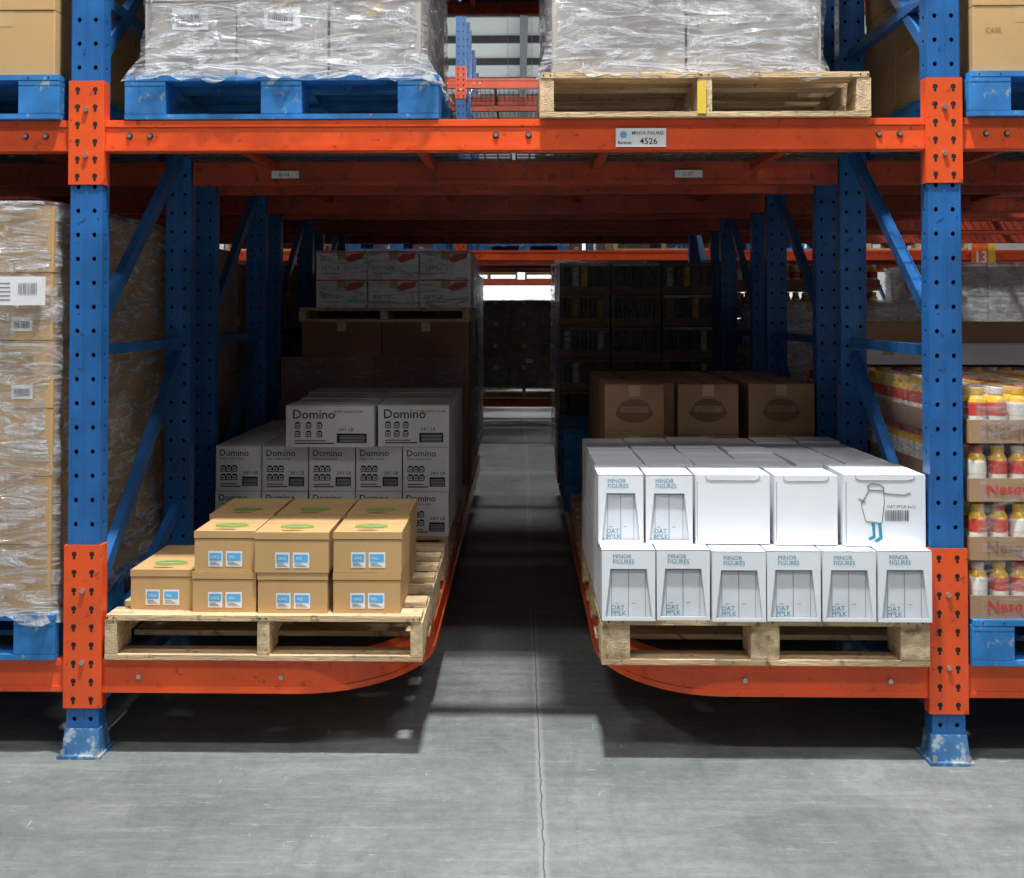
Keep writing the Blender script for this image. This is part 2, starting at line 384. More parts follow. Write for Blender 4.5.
ob=mb.build('corridor_beams',origin=(0,0,0)); ob.parent=r1
mb=MB()
for i in range(len(XS2)-1):
    a,b=XS2[i]+CW/2+.008,XS2[i+1]-CW/2-.008
    if i==2: a=.75
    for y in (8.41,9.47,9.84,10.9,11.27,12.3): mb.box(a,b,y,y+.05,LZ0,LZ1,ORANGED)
for y in (11.27,12.3): mb.box(XS2[2]+.06,.75,y,y+.05,LZ0,LZ1,ORANGED)
ob=mb.build('low_beams',origin=(0,0,0)); ob.parent=r2; ob.matrix_parent_inverse=Matrix.Translation((0,-8.4,0))

mb=MB(); x0=.302; mb.box(x0,x0+.158,-.0005,.0035,1.914,1.972,LWHITE)
mb.text('MINOR FIGURES',(x0+.05,-.0012,1.952),.0155,BLACK,sx=.9,bold=.005); mb.text('4526',(x0+.075,-.0012,1.922),.028,BLACK,bold=.005)
mb.cyl((x0+.024,-.0012,1.952),(x0+.024,-.0005,1.952),.011,LBLUE,14); mb.text('Bartlett',(x0+.006,-.0012,1.922),.014,BLACK,bold=.005)
ob=mb.build('beam_label'); ob.parent=r1
for (x,y,z,s) in ((-1.0,1.038,1.93,'B-14'),(.62,1.038,1.93,'C-07')):
    mb=MB(); mb.box(x,x+.11,y-.002,y-.0005,z,z+.03,LWHITE); mb.text(s,(x+.03,y-.0028,z+.007),.022,BLACK); ob=mb.build('beam_tag'); ob.parent=r1
mb=MB(); mb.box(4.62-.10,4.62+.06,8.36,8.385,1.80,2.06,SIGNO); mb.box(4.62+.06,4.62+.13,8.36,8.385,1.80,2.06,SIGNY); mb.box(4.62-.13,4.62+.13,8.365,8.388,1.2,1.795,SIGNY)
mb.text('13',(4.535,8.358,1.87),.17,LWHITE,sx=.8,bold=.02); mb.build('aisle_number_sign')

# ------------------------------------------------------------------ pallets
def pallet(name,x0,y0,z0,W=1.0,D=1.2,H=.141,m=None,m2=None,sw=.038,lead=None,seed=0):
    rnd=random.Random(seed); m=m or WOOD; m2=m2 or WOOD2; mb=MB(); t=.018; x1=x0+W
    n=7; bw=.105; 
    for i in range(n):
        y=y0+(D-bw)*i/(n-1); w=bw if i in(0,n-1) else .09
        dz=rnd.uniform(-.001,.001)
        mb.box(x0+rnd.uniform(0,.006),x1-rnd.uniform(0,.006),y,y+w,z0+H-t+dz,z0+H,m)
    for i in (0,1.6,3,4.4,6):
        y=y0+(D-bw)*i/(n-1); mb.box(x0,x1,y,y+bw,z0,z0+t-.001,m)
    for c in (0,.5,1):
        xa=x0+(W-sw)*c
        if sw<.06:
            for ya,yb in ((y0,y0+.15),(y0+.38,y0+D-.38),(y0+D-.15,y0+D)): mb.box(xa,xa+sw,ya+.002,yb-.002,z0+t,z0+H-t-.001,m2)
            mb.box(xa,xa+sw,y0+.15,y0+.38,z0+t+.04,z0+H-t-.001,m2); mb.box(xa,xa+sw,y0+D-.38,y0+D-.15,z0+t+.04,z0+H-t-.001,m2)
        else:
            for ya in (y0+.002,y0+D/2-.07,y0+D-.142): mb.box(xa,xa+sw,ya,ya+.14,z0+t,z0+H-t-.016,m2)
            mb.box(xa,xa+sw,y0+.001,y0+D-.001,z0+H-t-.016,z0+H-t-.001,m)
    for c in(0,.5,1):
        for q in (.25,.75): 
            xx=x0+(W-sw)*c+sw*q; mb.cyl((xx,y0-.001,z0+H-t/2),(xx,y0,z0+H-t/2),.003,HOLE,6)
    return mb.build(name,bevel=.002)
def wood(x,y,z,seed=0,**k): return pallet('wooden_pallet',x,y,z,seed=seed,**k)
def bluep(x,y,z,W=1.0,seed=0): return pallet('blue_pallet',x,y,z,W=W,m=BPAL,m2=BPAL,sw=.13,seed=seed)

PZ=LZ1; DZ=LZ1+.141
# ------------------------------------------------------------------ cartons
def carton(mb,x0,x1,y0,y1,z0,z1,m,tape=TAPE,rot=0.0,seam=True,crease=CARDEDGE):
    mb.box(x0,x1,y0,y1,z0,z1,m,rot)
    if abs(rot)<1e-6:
        if tape:
            yc=(y0+y1)/2
            if (x1-x0)>(y1-y0): mb.tq(x0,x1,yc-.024,yc+.024,z1+.0006,tape); 
            else:
                xc=(x0+x1)/2; mb.tq(xc-.024,xc+.024,y0,y1,z1+.0006,tape); mb.fq(xc-.024,xc+.024,z1-.05,z1,y0-.0006,tape)
        if seam and crease: mb.fq(x0+.003,x1-.003,z1-.004,z1-.0025,y0-.0006,crease)
def barcode(mb,x,z,w,h,y,m=BLACK,seed=1,back=None):
    rnd=random.Random(seed)
    if back: mb.fq(x-.006,x+w+.006,z-.006,z+h+.006,y,back)
    c=x
    while c<x+w-.002:
        b=rnd.choice((.0012,.002,.003)); mb.fq(c,min(c+b,x+w),z,z+h,y-.0005,m); c+=b+rnd.choice((.0015,.0025))
def stack(name,x0,x1,y0,y1,z0,tiers,nx,ny,th,m,deco=None,seed=0,jit=.004,tape=TAPE,bevel=.003,extra=None):
    rnd=random.Random(seed); mb=MB()
    for t in range(tiers):
        wx=(x1-x0)/nx; wy=(y1-y0)/ny
        for i in range(nx):
            for j in range(ny):
                jx,jy=rnd.uniform(-jit,jit)*.4,rnd.uniform(-jit,jit)
                a,b=x0+i*wx+.003+jx,x0+(i+1)*wx-.003+jx; c,d=y0+j*wy+.003+jy,y0+(j+1)*wy-.003+jy
                carton(mb,a,b,c,d,z0+t*th+.0,z0+(t+1)*th-.0015,m,tape)
                if deco and j==0: deco(mb,a,b,z0+t*th,z0+(t+1)*th,c,rnd)
    if extra: extra(mb)
    return mb.build(name,bevel=bevel)

def shell(name,x0,x1,y0,y1,z0,z1,m,parent,seed=0,amp=.012,flare=.03,top=True):
    mb=MB(); n=40; r=.05
    pts=[]
    def seg(a,b,k): 
        for i in range(k): t=i/k; pts.append((a[0]+(b[0]-a[0])*t,a[1]+(b[1]-a[1])*t))
    seg((x0+r,y0),(x1-r,y0),n); seg((x1-r,y0),(x1,y0+r),2); seg((x1,y0+r),(x1,y1-r),n); seg((x1,y1-r),(x1-r,y1),2)
    seg((x1-r,y1),(x0+r,y1),n); seg((x0+r,y1),(x0,y1-r),2); seg((x0,y1-r),(x0,y0+r),n); seg((x0,y0+r),(x0+r,y0),2)
    K=len(pts); rows=36; cx,cy=(x0+x1)/2,(y0+y1)/2; V=[]
    for j in range(rows+1):
        z=z0+(z1-z0)*j/rows; fl=flare*max(0,1-j/3.5)
        for i,(x,y) in enumerate(pts):
            d=noise.noise(Vector((x*5+seed,y*5,z*13+x*4)))*amp+noise.noise(Vector((x*17+seed,y*17,z*20-x*9)))*amp*.5+amp*.6
            if j<3: d+=fl*.5*noise.noise(Vector((x*30,y*30,seed+1.0)))
            if j==0: zz=z+.035*noise.noise(Vector((x*14,y*14,seed+3.0)))
            else: zz=z
            nx_=(x-cx)/((x1-x0)/2); ny_=(y-cy)/((y1-y0)/2)
            k=max(abs(nx_),abs(ny_)); ux=nx_ if abs(nx_)>k-.12 else 0; uy=ny_ if abs(ny_)>k-.12 else 0
            V.append((x+ux*(d+fl),y+uy*(d+fl),zz))
    F=[(j*K+i,j*K+(i+1)%K,(j+1)*K+(i+1)%K,(j+1)*K+i) for j in range(rows) for i in range(K)]
    if top: F.append(tuple(rows*K+i for i in range(K)))
    mb.add(V,F,m,True)
    ob=mb.build(name); w=ob.location.copy(); ob.parent=parent; ob.location=w-parent.location
    return ob

def brown_deco(mb,a,b,z0,z1,y,rnd):
    w=b-a
    if rnd.random()<.5: mb.text('CASE',(a+w*.12,y-.0012,z0+(z1-z0)*.60),.022,CARDEDGE)
    if rnd.random()<.25:
        mb.fq(a+w*.58,a+w*.80,z0+.03,z0+.075,y-.001,LWHITE); barcode(mb,a+w*.61,z0+.04,w*.16,.022,y-.0015,seed=rnd.randint(0,99))

# --- left front pallet: tan cartons
wood(-1.305,-.01,PZ,seed=1)
def tan_box(x0,x1,y0,y1,z0,h=.126,label=True,rot=0):
    mb=MB(); z1=z0+h-.001
    mb.box(x0,x1,y0,y1,z0,z1,CARD)
    xc=(x0+x1)/2; yc=(y0+y1)/2
    mb.tq(x0+.001,x1-.001,yc-.001,yc+.001,z1+.0005,CARDEDGE)
    mb.box(x0-.0018,x1+.0018,y0-.0018,y0,z1-.022,z1+.0005,CARD)
    mb.fq(x0,x1,z1-.0245,z1-.0225,y0-.0008,CARDEDGE)
    def oval(cx,cy,rx,ry,z,m): mb.add([(cx+rx*math.cos(k*math.pi/12),cy+ry*math.sin(k*math.pi/12),z) for k in range(24)],[tuple(range(24))],m)
    oval(xc,y0+.10,.058,.040,z1+.0012,YEL); oval(xc,y0+.10,.055,.037,z1+.0018,GREEN)
    mb.text('ORGANIC',(xc-.036,y0+.09,z1+.0024),.016,LWHITE,right=(1,0,0),up=(0,1,0))
    oval(xc-.005,y0+.03,.034,.008,z1+.0012,CARDINK)
    if label:
        s=(x0+x1)/2-.048; zb=z0+.018
        mb.fq(s-.004,s+.042,zb-.003,zb+.046,y0-.001,LWHITE); mb.fq(s+.052,s+.104,zb-.003,zb+.046,y0-.001,LWHITE)
        mb.fq(s,s+.038,zb+.016,zb+.040,y0-.0016,LBLUE); mb.fq(s+.056,s+.100,zb+.016,zb+.040,y0-.0016,LBLUE)
        for k in range(3):
            mb.fq(s+.002,s+.034-.006*k,zb+.002+k*.004,zb+.0035+k*.004,y0-.0016,BLACK)
            mb.fq(s+.058,s+.096-.008*k,zb+.002+k*.004,zb+.0035+k*.004,y0-.0016,BLACK)
        mb.text('ORG',(s+.004,y0-.0022,zb+.023),.013,LWHITE); mb.text('FIG',(s+.062,y0-.0022,zb+.023),.013,LWHITE)
    return mb.build('cardboard_box',bevel=.0025)
h=.128
tan_box(-1.245,-1.045,.06,.46,DZ,h)
for (a,b,y) in ((-1.038,-.836,.03),(-.828,-.608,.02),(-.590,-.378,.025)):
    tan_box(a,b,y,y+.30,DZ,h)
tan_box(-1.034,-.842,.035,.33,DZ+h,h); tan_box(-.838,-.604,.016,.325,DZ+h,h); tan_box(-.590,-.374,.026,.33,DZ+h,h)
for (a,b) in ((-1.07,-.850),(-.84,-.605),(-.598,-.385)):
    for k in (0,1): tan_box(a+.003*k,b+.002*k,.345+.01*k,.69+.01*k,DZ+k*h,h,False)

# --- left second pallet: white sugar cartons
wood(-1.305,1.33,PZ,seed=2)
def sugar_deco(mb,a,b,z0,z1,y,rnd=None,wide=False):
    w=b-a; y1=y-.0012
    s=.054 if wide else .038
    mb.text('Domino',(a+w*.07,y1,z1-.055 if wide else z1-.044),s,NAVY,bold=.010)
    if wide:
        mb.cyl((a+w*.07+s*3.3,y1,z1-.036),(a+w*.07+s*3.3,y1+.0004,z1-.036),.008,YEL,12)
        mb.text('PURE CANE SUGAR',(a+w*.55,y1,z1-.030),.014,NAVY)
    else: mb.text('PURE CANE SUGAR',(a+w*.08,y1,z1-.060),.012,NAVY)
    for k in range(3):
        for r_ in range(2):
            xx=a+w*.10+k*w*.125; zz=z0+.042+r_*.036
            mb.prism([(xx,zz),(xx+.022,zz),(xx+.024,zz+.018),(xx+.019,zz+.028),(xx+.005,zz+.028),(xx-.001,zz+.018)],y1-.0002,y1+.0002,NAVY); mb.fq(xx+.003,xx+.019,zz+.004,zz+.020,y1-.0006,LWHITE); mb.fq(xx+.006,xx+.016,zz+.009,zz+.015,y1-.001,NAVY)
    mb.fq(a+w*.10,a+w*.55,z0+.014,z0+.019,y1,BLACK); mb.fq(a+w*.10,a+w*.45,z0+.025,z0+.029,y1,BLACK)
    mb.fq(a+w*.58,a+w*.92,z0+.018,z0+.058,y1,BLACK)
    for k in range(5): mb.fq(a+w*.61,a+w*.90,z0+.023+k*.006,z0+.0245+k*.006,y1-.0004,LWHITE)
    mb.text('24/1 LB',(a+w*.60,y1,z0+.068),.020,BLACK)
def sug_extra(mb):
    z=DZ+.38
    for (a,b,c,d,m_) in ((-.985,-.615,1.28,1.66,1),(-.600,-.30,1.31,1.68,1),(-1.0,-.64,1.70,2.05,0),(-.63,-.30,1.70,2.05,0),(-1.03,-.67,2.08,2.45,0),(-.66,-.30,2.08,2.45,0)):
        carton(mb,a,b,c,d,z,z+.175,SUGAR,SUGAR,crease=GREYL)
        if m_: sugar_deco(mb,a,b,z,z+.175,c,None,True)
stack('sugar_carton_stack',-1.30,-.30,1.335,2.53,DZ,2,5,3,.19,SUGAR,deco=sugar_deco,seed=3,tape=SUGAR,extra=sug_extra,bevel=.002)

# --- left third pallet
wood(-1.32,2.80,PZ,seed=3,W=1.02)
def st_extra(mb):
    carton(mb,-1.31,-.80,2.80,3.3,DZ+.47,DZ+.70,CARD3); carton(mb,-.795,-.28,2.81,3.3,DZ+.47,DZ+.70,CARD3)
    carton(mb,-1.20,-.76,2.82,3.4,DZ+.70,DZ+.89,CARD3); carton(mb,-.755,-.28,2.82,3.4,DZ+.70,DZ+.89,CARD3)
    carton(mb,-1.30,-.29,3.42,3.98,DZ+.47,DZ+.89,CARD3)
s3=stack('brown_carton_stack',-1.32,-.28,2.80,4.0,DZ,2,3,3,.235,CARD3,deco=brown_deco,seed=5,extra=st_extra)
shell('stretch_film',-1.325,-.27,2.79,4.0,DZ+.02,DZ+.70,FILM_L,s3,seed=4,amp=.006,flare=0,top=False)
wood(-1.22,2.84,DZ+.89,H=.08,W=.94,D=1.1,seed=6)
def red_deco(mb,a,b,z0,z1,y,rnd):
    w=b-a; mb.fq(a+.004,b-.004,z1-.012,z1-.004,y-.001,RED)
    mb.prism([(a+w*.55,z0+.11),(a+w*.66,z0+.09),(a+w*.92,z0+.115),(a+w*.95,z1-.014),(a+w*.70,z1-.020)],y-.002,y-.001,RED)
    mb.fq(a+w*.1,a+w*.5,z0+.03,z0+.034,y-.001,BLACK); mb.text('KETTLE',(a+w*.1,y-.0012,z0+.05),.03,NAVY)
s3b=stack('snack_carton_stack',-1.13,-.27,2.86,3.9,DZ+.97,2,3,3,.158,SUGAR,deco=red_deco,seed=8,tape=TAPE)
shell('stretch_film',-1.14,-.262,2.85,3.91,DZ+.96,DZ+1.29,FILM_L,s3b,seed=9,amp=.006,flare=0)
# --- left fourth
wood(-1.32,4.22,PZ,seed=8)
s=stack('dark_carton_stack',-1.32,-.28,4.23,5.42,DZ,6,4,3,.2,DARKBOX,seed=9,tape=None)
shell('stretch_film',-1.33,-.272,4.22,5.43,DZ,DZ+1.21,FILM_D,s,seed=12,amp=.006,flare=0)

# --- right front pallet: white drink cartons
pallet('wooden_pallet',.252,-.03,PZ,W=1.01,D=1.22,sw=.088,m2=WOOD2,seed=21)
def drink_box(mb,x0,x1,y0,y1,z0,z1,window=True,style=0):
    g=.003; x0+=g; x1-=g; w=x1-x0; hh=z1-z0
    if window:
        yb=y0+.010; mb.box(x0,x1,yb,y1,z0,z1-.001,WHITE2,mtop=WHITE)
        hd=z1-hh*.27; lp=z0+hh*.05; e0=.010; e1=.026
        t=y0+.003
        mb.prism([(x0,hd),(x1,hd),(x1,z1),(x0,z1)],y0,t,WHITE)
        mb.prism([(x0,z0),(x1,z0),(x1,lp),(x0,lp)],y0,t,WHITE)
        mb.prism([(x0,lp),(x0+e0,lp),(x0+e1,hd),(x0,hd)],y0,t,WHITE)
        mb.prism([(x1-e0,lp),(x1,lp),(x1,hd),(x1-e1,hd)],y0,t,WHITE)
        mb.box(x0,x1,y0,yb,z1-.0025,z1-.0005,WHITE); mb.box(x0,x0+.003,t,yb,z0,z1-.003,WHITE); mb.box(x1-.003,x1,t,yb,z0,z1-.003,WHITE)
        xm=(x0+x1)/2
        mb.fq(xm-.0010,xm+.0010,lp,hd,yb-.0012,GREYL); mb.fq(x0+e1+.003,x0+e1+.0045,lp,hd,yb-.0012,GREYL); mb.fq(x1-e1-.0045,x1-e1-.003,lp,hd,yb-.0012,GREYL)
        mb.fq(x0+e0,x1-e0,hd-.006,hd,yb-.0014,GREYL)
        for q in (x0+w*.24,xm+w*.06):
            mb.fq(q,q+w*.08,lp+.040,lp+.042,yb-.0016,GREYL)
        mb.text('MINOR',(x0+w*.20,y0-.001,z1-.026),.018,TEAL); mb.text('FIGURES',(x0+w*.20,y0-.001,z1-.042),.018,TEAL)
        mb.text('OAT',(x0+w*.17,yb-.002,lp+.021),.020,TEAL); mb.text('M*LK',(x0+w*.17,yb-.002,lp+.004),.020,TEAL)
        r_,u_=(0,-1,0),(0,0,1)
        mb.text('MINOR',(x0-.001,y1-.03,z1-.030),.024,TEAL,right=r_,up=u_)
    else:
        mb.box(x0,x1,y0,y1,z0,z1-.001,WHITE)
        P=[(x0+w*.14,z1-.002),(x0+w*.14,z1-.012),(x0+w*.20,z1-.018),(x1-w*.20,z1-.018),(x1-w*.14,z1-.012),(x1-w*.14,z1-.002)]
        for i in range(len(P)-1):
            a,b=P[i],P[i+1]; mb.beam((a[0],y0-.0006,a[1]),(b[0],y0-.0006,b[1]),.0012,.0026,GREYL,upv=(.01,1,.01))
        mb.fq(x0+.004,x0+.006,z0+.01,z1-.02,y0-.0006,GREYL)
        mb.fq(x0+w*.2,x1-w*.2,z1-.0006,z1-.0002,y0-.0006,GREYL)
        if style==1:
            cx=x0+w*.50; top=z1-.028
            def ln(pts,m=BLACK,t=.0020):
                for i in range(len(pts)-1):
                    a,b=pts[i],pts[i+1]; mb.beam((a[0],y0-.0008,a[1]),(b[0],y0-.0008,b[1]),.001,t,m,upv=(.013,1,.017))
            ln([(cx-.05,top-.02),(cx-.055,top-.008),(cx-.04,top),(cx-.015,top-.003),(cx-.003,top-.012),(cx-.004,top-.022),(cx-.05,top-.02)])
            ln([(cx-.05,top-.02),(cx-.074,top-.065),(cx-.060,top-.118),(cx-.01,top-.124),(cx-.002,top-.06),(cx-.004,top-.022)])
            ln([(cx-.004,top-.03),(cx+.06,top-.036),(cx+.080,top-.028)]); ln([(cx-.06,top-.06),(cx-.082,top-.046)])
            mb.prism([(cx-.042,top-.124),(cx-.032,top-.124),(cx-.030,top-.170),(cx-.046,top-.176),(cx-.054,top-.171),(cx-.038,top-.162)],y0-.0016,y0-.0004,TEAL)
            mb.prism([(cx-.022,top-.124),(cx-.012,top-.124),(cx-.008,top-.172),(cx-.026,top-.184),(cx-.034,top-.178),(cx-.018,top-.166)],y0-.0016,y0-.0004,TEAL)
            barcode(mb,x0+w*.50,z1-.145,.075,.034,y0-.001,seed=4); mb.text('OAT M*LK 6x1L',(x0+w*.52,y0-.001,z1-.104),.013,BLACK)
mb=MB()
zt=DZ; H1=.218
n=6; wx=(1.265-.25)/6
for i in range(n):
    yy=-.045+R(-.010,.010)+(.015 if i==1 else 0)
    drink_box(mb,.25+i*wx+R(-.001,.001),.25+(i+1)*wx,yy,.19,zt,zt+H1+R(-.003,.001))
    for j in range(4): mb.box(.253+i*wx,.247+(i+1)*wx,.2+j*.245,.44+j*.245,zt,zt+H1-.001,WHITE)
tops=[(.245,.393,1,0),(.395,.548,1,0),(.552,.792,0,0),(.800,1.002,0,0),(1.012,1.270,0,1)]
z2=zt+H1
for a,b,wn,stl in tops:
    yy=.045+R(-.005,.005)+(-.03 if stl else 0)
    drink_box(mb,a,b,yy,.29,z2,z2+H1+(.006 if stl else 0),bool(wn),stl)
rn=random.Random(5)
for j in range(5):
    y0=.30+j*.175
    for i in range(6):
        a=.25+i*wx; dz=rn.uniform(-.006,.003)
        mb.box(a+.0045,a+wx-.0045+rn.uniform(-.001,.001),y0+.003,y0+.171,z2,z2+H1+dz,WHITE)
        mb.tq(a+wx*.15,a+wx*.85,y0+.086,y0+.088,z2+H1+dz+.0006,GREYL)
mb.build('drink_carton_stack',bevel=.0018)

# --- right rows behind
wood(.26,1.33,PZ,seed=11)
def logo_deco(mb,a,b,z0,z1,y,rnd):
    xc=(a+b)/2; zc=(z0+z1)/2
    def arc(r,sx,sz,a0,a1,k=10): return [(xc+r*sx*math.cos(a0+(a1-a0)*i/k),zc+r*sz*math.sin(a0+(a1-a0)*i/k)) for i in range(k+1)]
    P=arc(1,.085,.055,math.pi*1.1,math.pi*1.9)+arc(1,.07,.045,math.pi*.2,math.pi*.8)
    mb.prism(P,y-.0016,y-.0008,CARDINK); mb.fq(xc-.06,xc+.06,zc-.012,zc+.014,y-.002,CARD2)
    mb.text('crisps',(xc-.045,y-.0026,zc-.008),.032,CARDINK)
    mb.text('NET WT 12 OZ',(a+.02,y-.0012,z0+.012),.014,CARDINK)
mb=MB()
for t in range(3):
    for j in range(3):
        for (a,b,dy) in ((.36,.61,0),(.618,.667,.10),(.675,.93,.03),(.98,1.26,.06)):
            z=DZ+t*.214; y=1.35+j*.38+dy
            carton(mb,a,b,y,y+.36,z,z+.212,CARD2,None if b-a<.1 else TAPE)
            if j==0 and b-a>.1: logo_deco(mb,a,b,z,z+.212,y,None)
mb.build('crisp_carton_stack',bevel=.003)
for k in range(3): bluep(.24,2.80,PZ+.141*k,seed=30+k)
wood(.26,4.22,PZ,seed=12)
def dk_deco(mb,a,b,z0,z1,y,r):
    mb.fq(a+.005,b-.005,z0+.004,z0+.05,y-.001,CARD2)
    mb.fq(a+.01,b-.01,z1-.022,z1-.006,y-.001,WHITE2 if r.random()<.3 else CARD2)
    k=a+.03
    while k<b-.06:
        c=r.choice((YEL,CARD2,WHITE2,CARD,DARKBOX,DARKBOX)); mb.cyl((k+.02,y+.012,z0+.052),(k+.02,y+.012,z1-.03),.024,c if r.random()<.25 else DARKBOX,10); k+=.056
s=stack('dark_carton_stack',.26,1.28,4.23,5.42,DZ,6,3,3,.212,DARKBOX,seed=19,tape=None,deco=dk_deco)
shell('stretch_film',.246,1.294,4.19,5.43,DZ,DZ+1.29,FILM_D,s,seed=22,amp=.018,flare=0)

# --- left neighbouring bay
def load(x0,z,y0,m,tiers,th,film,blue=True,seed=0,nx=3,W=1.0,name='brown_carton_stack',deco=brown_deco,ztop=None,d=1.18,flare=.02,shrink=.02):
    (bluep if blue else wood)(x0,y0,z,W=W,seed=seed)
    s=stack(name,x0+shrink,x0+W-shrink,y0+.02,y0+.02+d,z+.141,tiers,nx,3,th,m,deco=deco,seed=seed)
    if film: shell('stretch_film',x0+shrink-.008,x0+W-shrink+.008,y0+.008,y0+d+.03,z+.12,z+.141+tiers*th+.012,film,s,seed=seed,flare=flare)
    return s
sl=load(-2.46,PZ,-.02,CARD,6,.215,FILM,True,41)
mb=MB(); mb.box(-1.70,-1.49,-.040,-.038,1.415,1.505,LWHITE)
for k in range(5): mb.fq(-1.69,-1.60,1.43+k*.013,1.434+k*.013,-.0406,GREYL)
barcode(mb,-1.575,1.45,.06,.035,-.0406,seed=9,m=GREYL)
ob=mb.build('pallet_label'); w=ob.location.copy(); ob.parent=sl; ob.location=w-sl.location
for k,(y,m,t) in enumerate(((1.33,CARD2,6),(2.80,CARD3,5),(4.22,CARD2,6))):
    load(-2.46,PZ,y,m,t,.21,FILM_L,False,45+k)
for k,(y,m,t) in enumerate(((-.02,CARD2,5),(1.33,CARD2,6),(2.80,CARD2,5),(4.22,CARD3,6))):
    load(-3.85,PZ,y,m,t,.21,FILM_L,False,55+k)

# --- right neighbouring bay: bottles in trays
def bottle_stack(x0,y0,z0,tiers,nx,ny,p=.064,th=.181,seed=0,colors=(BOTY,BOTR)):
    rnd=random.Random(seed); mb=MB(); W=nx*p; D=ny*p
    prof=[(.026,.004),(.030,.012),(.030,.080),(.0305,.081),(.0305,.116),(.029,.122),(.026,.132),(.020,.142),(.019,.146),(.0205,.147),(.0205,.166),(.0,.168)]
    for t in range(tiers):
        z=z0+t*th
        mb.box(x0,x0+W,y0,y0+D,z,z+.004,CARD)
        for (a,b,c,d) in ((x0,x0+W,y0-.004,y0),(x0,x0+W,y0+D,y0+D+.004),(x0-.004,x0,y0-.004,y0+D+.004),(x0+W,x0+W+.004,y0-.004,y0+D+.004)):
            mb.box(a,b,c,d,z,z+.072,CARD2)
        k=0
        while k*.38<W-.1:
            a=x0+k*.38; mb.text('Nesquik',(a+.045,y0-.006,z+.022),.052,CARD3 if t%2 else RED,bold=.012); mb.fq(a+.372,a+.376,z,z+.070,y0-.0055,CARDEDGE); k+=1
        for i in range(nx):
            for j in range(ny):
                if t<tiers-1 and 0<j<ny-1 and 0<i<nx-1: continue
                cm=colors[0]; lab=BOTR if (i+t*2)%4!=0 else BOTW; cap=(BOTW,BOTY,BOTR,BOTY)[(i+t)%4]
                mats=[BOTW,BOTW,cm,lab,lab,cm,cm,cm,cap,cap,cap]
                mb.lathe(x0+(i+.5)*p+rnd.uniform(-.0015,.0015),y0+(j+.5)*p,z+.004,prof,12,mats)
    return mb,W,D
bluep(1.395,-.02,PZ-.0,seed=61)
mb,W,D=bottle_stack(1.40,-.0,DZ,4,15,18,seed=1)
s=mb.build('bottle_tray_stack'); shell('stretch_film',1.394,1.40+W+.006,-.014,D+.012,DZ,DZ+.724,FILM_L,s,seed=3,amp=.003,flare=0,top=True)
wood(1.395,1.33,PZ,seed=62)
mb,W,D=bottle_stack(1.40,1.36,DZ,4,15,12,seed=2)
zz=DZ+.726
carton(mb,1.41,1.72,1.37,1.7,zz,zz+.09,SUGAR); carton(mb,1.73,2.30,1.37,1.7,zz,zz+.09,SUGAR); carton(mb,1.41,1.80,1.37,1.7,zz+.09,zz+.18,CARD2); carton(mb,1.81,2.33,1.37,1.7,zz+.09,zz+.18,CARD2)
mb.build('bottle_tray_stack')
load(1.40,PZ,2.80,SUGAR,5,.2,FILM,False,63,name='white_carton_stack')
wood(1.40,4.22,PZ,seed=64)
mb,W,D=bottle_stack(1.42,4.25,DZ,7,15,10,seed=3); mb.build('bottle_tray_stack')
for k,(y,m,t) in enumerate(((-.02,CARD2,3),(1.33,SUGAR,2),(2.80,CARD2,3))):
    load(2.75,PZ,y,m,t,.21,FILM_L,True,65+k)
load(2.75,PZ,4.22,SUGAR,6,.21,FILM,False,69,name='white_carton_stack')

# ------------------------------------------------------------------ upper levels
UZ=2.0045
def label_deco(mb,a,b,z0,z1,y,rnd):
    if rnd.random()<.4: 
        w=b-a; mb.fq(a+w*.3,a+w*.7,z1-.09,z1-.02,y-.001,LWHITE); barcode(mb,a+w*.35,z1-.08,w*.28,.04,y-.0015,seed=rnd.randint(0,50))
WRAPC=mat('wrapped_carton_grey',(.40,.37,.34),.6,var=.2,scale=3)
load(-1.257,UZ,.0,WRAPC,4,.24,FILM,True,71,W=1.0,nx=3,deco=label_deco,shrink=.055,flare=.05,name='wrapped_carton_stack')
wood(.062,-.02,UZ,seed=72,W=1.035,sw=.045)
s=stack('wrapped_carton_stack',.10,.955,.02,1.15,UZ+.141,4,2,3,.24,WRAPC,deco=None,seed=73)
shell('stretch_film',.09,.965,.008,1.16,UZ+.13,UZ+1.12,FILM,s,seed=74,flare=.02)
mb=MB(); mb.box(.555,.582,-.025,-.0205,UZ+.01,UZ+.11,YEL); mb.build('pallet_tag')
load(-2.46,UZ,-.02,CARD,4,.21,None,True,75); load(1.40,UZ,-.02,CARD,4,.21,None,True,76)
for k,y in enumerate((1.38,2.80,4.22)):
    load(-1.31,UZ,y,(CARD2,WRAPC,CARD2)[k],3,.24,None,k==1,80+k,W=.78)
    load(.20,UZ,y,(WRAPC,CARD2,WRAPC)[k],2,.24,None,k==1,84+k,W=.95)
    load(-2.46,UZ,y,CARD2,3,.21,None,False,88+k); load(1.42,UZ,y,CARD2,2,.21,None,False,92+k)
for k,y in enumerate((.0,1.43,2.86,4.25)):  # unseen third-level loads, added to block overhead light from the corridor
    for q,x in enumerate((-1.31,-.44,.43)):
        load(x,3.7505,y,(CARD2,WRAPC,CARD)[(k+q)%3],3,.24,None,(k+q)%2==0,200+k*3+q,W=.84)

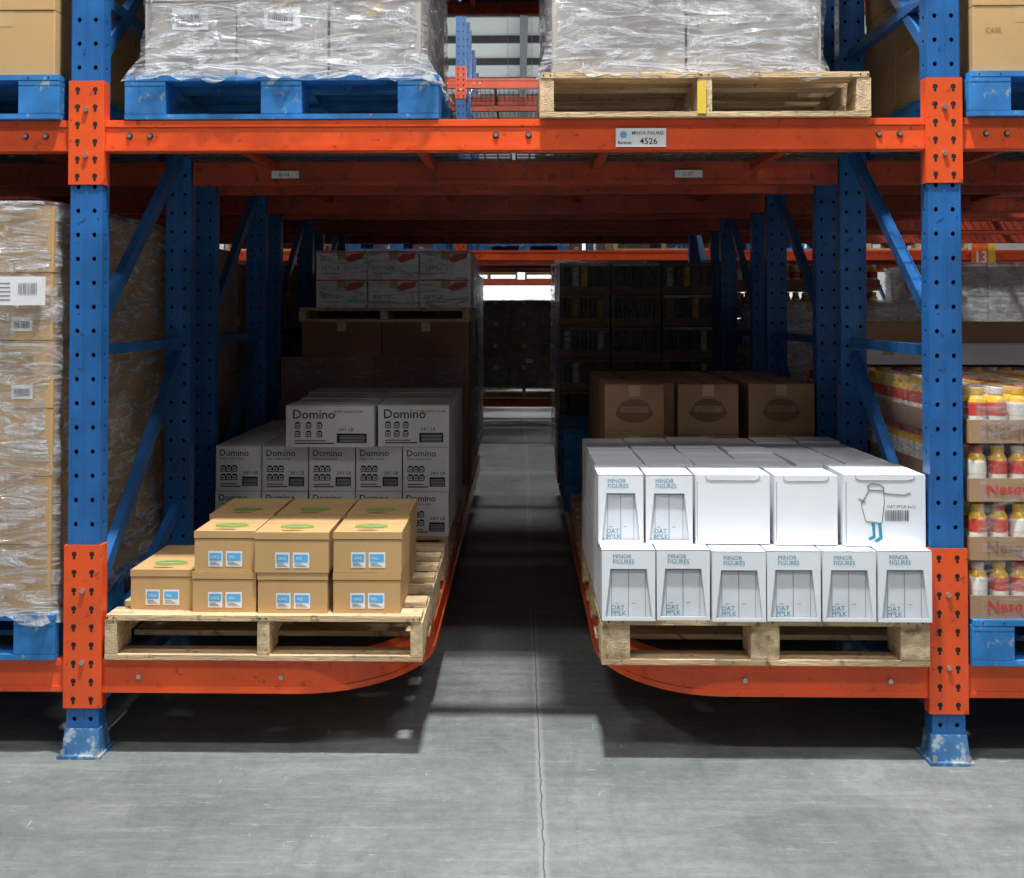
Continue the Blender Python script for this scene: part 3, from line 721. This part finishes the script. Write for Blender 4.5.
# ------------------------------------------------------------------ second and third rack loads
for k,(x,y,t) in enumerate(((-1.72,8.42,5),(-3.0,8.42,5),(-4.4,8.42,5),(1.0,8.42,5),(2.35,8.42,4),(3.55,8.42,5),(-1.72,9.85,5),(1.0,9.85,6),(4.85,8.42,5))):
    load(x,PZ,y,(DARKBOX,CARD2,SUGAR)[k%3],t,.21,FILM_D if k%3==0 else FILM_L,False,100+k)
load(-.50,PZ,11.2,DARKBOX,4,.27,FILM_D,False,120,W=1.1)
for k,(x,y) in enumerate(((-1.75,8.42),(-3.0,8.42),(-.45,9.85),(.95,8.42),(2.3,8.42),(3.5,8.42),(-.45,11.28))):
    load(x,UZ,y,(DARKBOX,WRAPC)[k%2],4,.21,FILM_L,k%2==0,130+k)
for k,x in enumerate((-3.8,-2.6,-1.2,.1,1.5,2.8)):
    load(x,UZ,20.02,(DARKBOX,CARD3)[k%2],6,.21,None,False,150+k,W=1.15)
    if abs(x)>1: load(x,0,20.02,(DARKBOX,CARD3)[k%2],6,.21,None,False,160+k,W=1.15)

# ------------------------------------------------------------------ lights
def highbay(x,y,z,P,sx=1.0,sy=.45):
    mb=MB(); mb.box(-sx/2-.03,sx/2+.03,-sy/2-.03,sy/2+.03,.03,.10,STEEL); mb.box(-sx/2,sx/2,-sy/2,sy/2,.02,.03,LAMPM)
    for q in(-.3,.3): mb.cyl((q*sx,0,.10),(q*sx,0,9-z),.006,STEEL,6)
    ob=mb.build('high_bay_light',origin=(0,0,0)); ob.location=(x,y,z)
    la=bpy.data.lights.new('lamp','AREA'); la.shape='RECTANGLE'; la.size=sx; la.size_y=sy; la.energy=P; la.color=(.98,.99,1)
    lo=bpy.data.objects.new('lamp',la); scene.collection.objects.link(lo); lo.parent=ob; lo.location=(0,0,0)
LAMPM=emis_mat('lamp_diffuser',(.97,.99,1),6)
highbay(.0,-1.2,7.6,860,.45,.2)
highbay(-7,-1.6,7.6,160); highbay(7,-1.6,7.6,160)
highbay(-2.4,-4.2,7.2,140,1.4,.6); highbay(2.4,-4.2,7.2,140,1.4,.6)  # added fill lamps behind the camera, brightening the load fronts
highbay(0,6.9,7.6,190)
for x in(-6,6): highbay(x,6.9,7.6,60)
for x in(-6,0,6):
    highbay(x,26,6.9,800); highbay(x,34,6.9,1000)

w=bpy.data.worlds.new('world'); scene.world=w; w.use_nodes=True
bg=w.node_tree.nodes['Background']; bg.inputs['Color'].default_value=(.88,.95,1,1); bg.inputs['Strength'].default_value=.22

# ------------------------------------------------------------------ camera
cam=bpy.data.cameras.new('camera'); co=bpy.data.objects.new('camera',cam); scene.collection.objects.link(co)
f=1208.0; cam.sensor_fit='HORIZONTAL'; cam.sensor_width=36; cam.lens=36*f/1024
co.location=(0,-3.8,1.4)
pitch,yaw=math.radians(1.3),math.radians(1.2)
co.rotation_euler=(math.pi/2+pitch,0,yaw)
cam.shift_x=(512-(520-f*math.tan(yaw)))/1024
cam.shift_y=((310-f*math.tan(pitch))-439)/1024
cam.clip_end=200
scene.camera=co
scene.view_settings.view_transform='Standard'
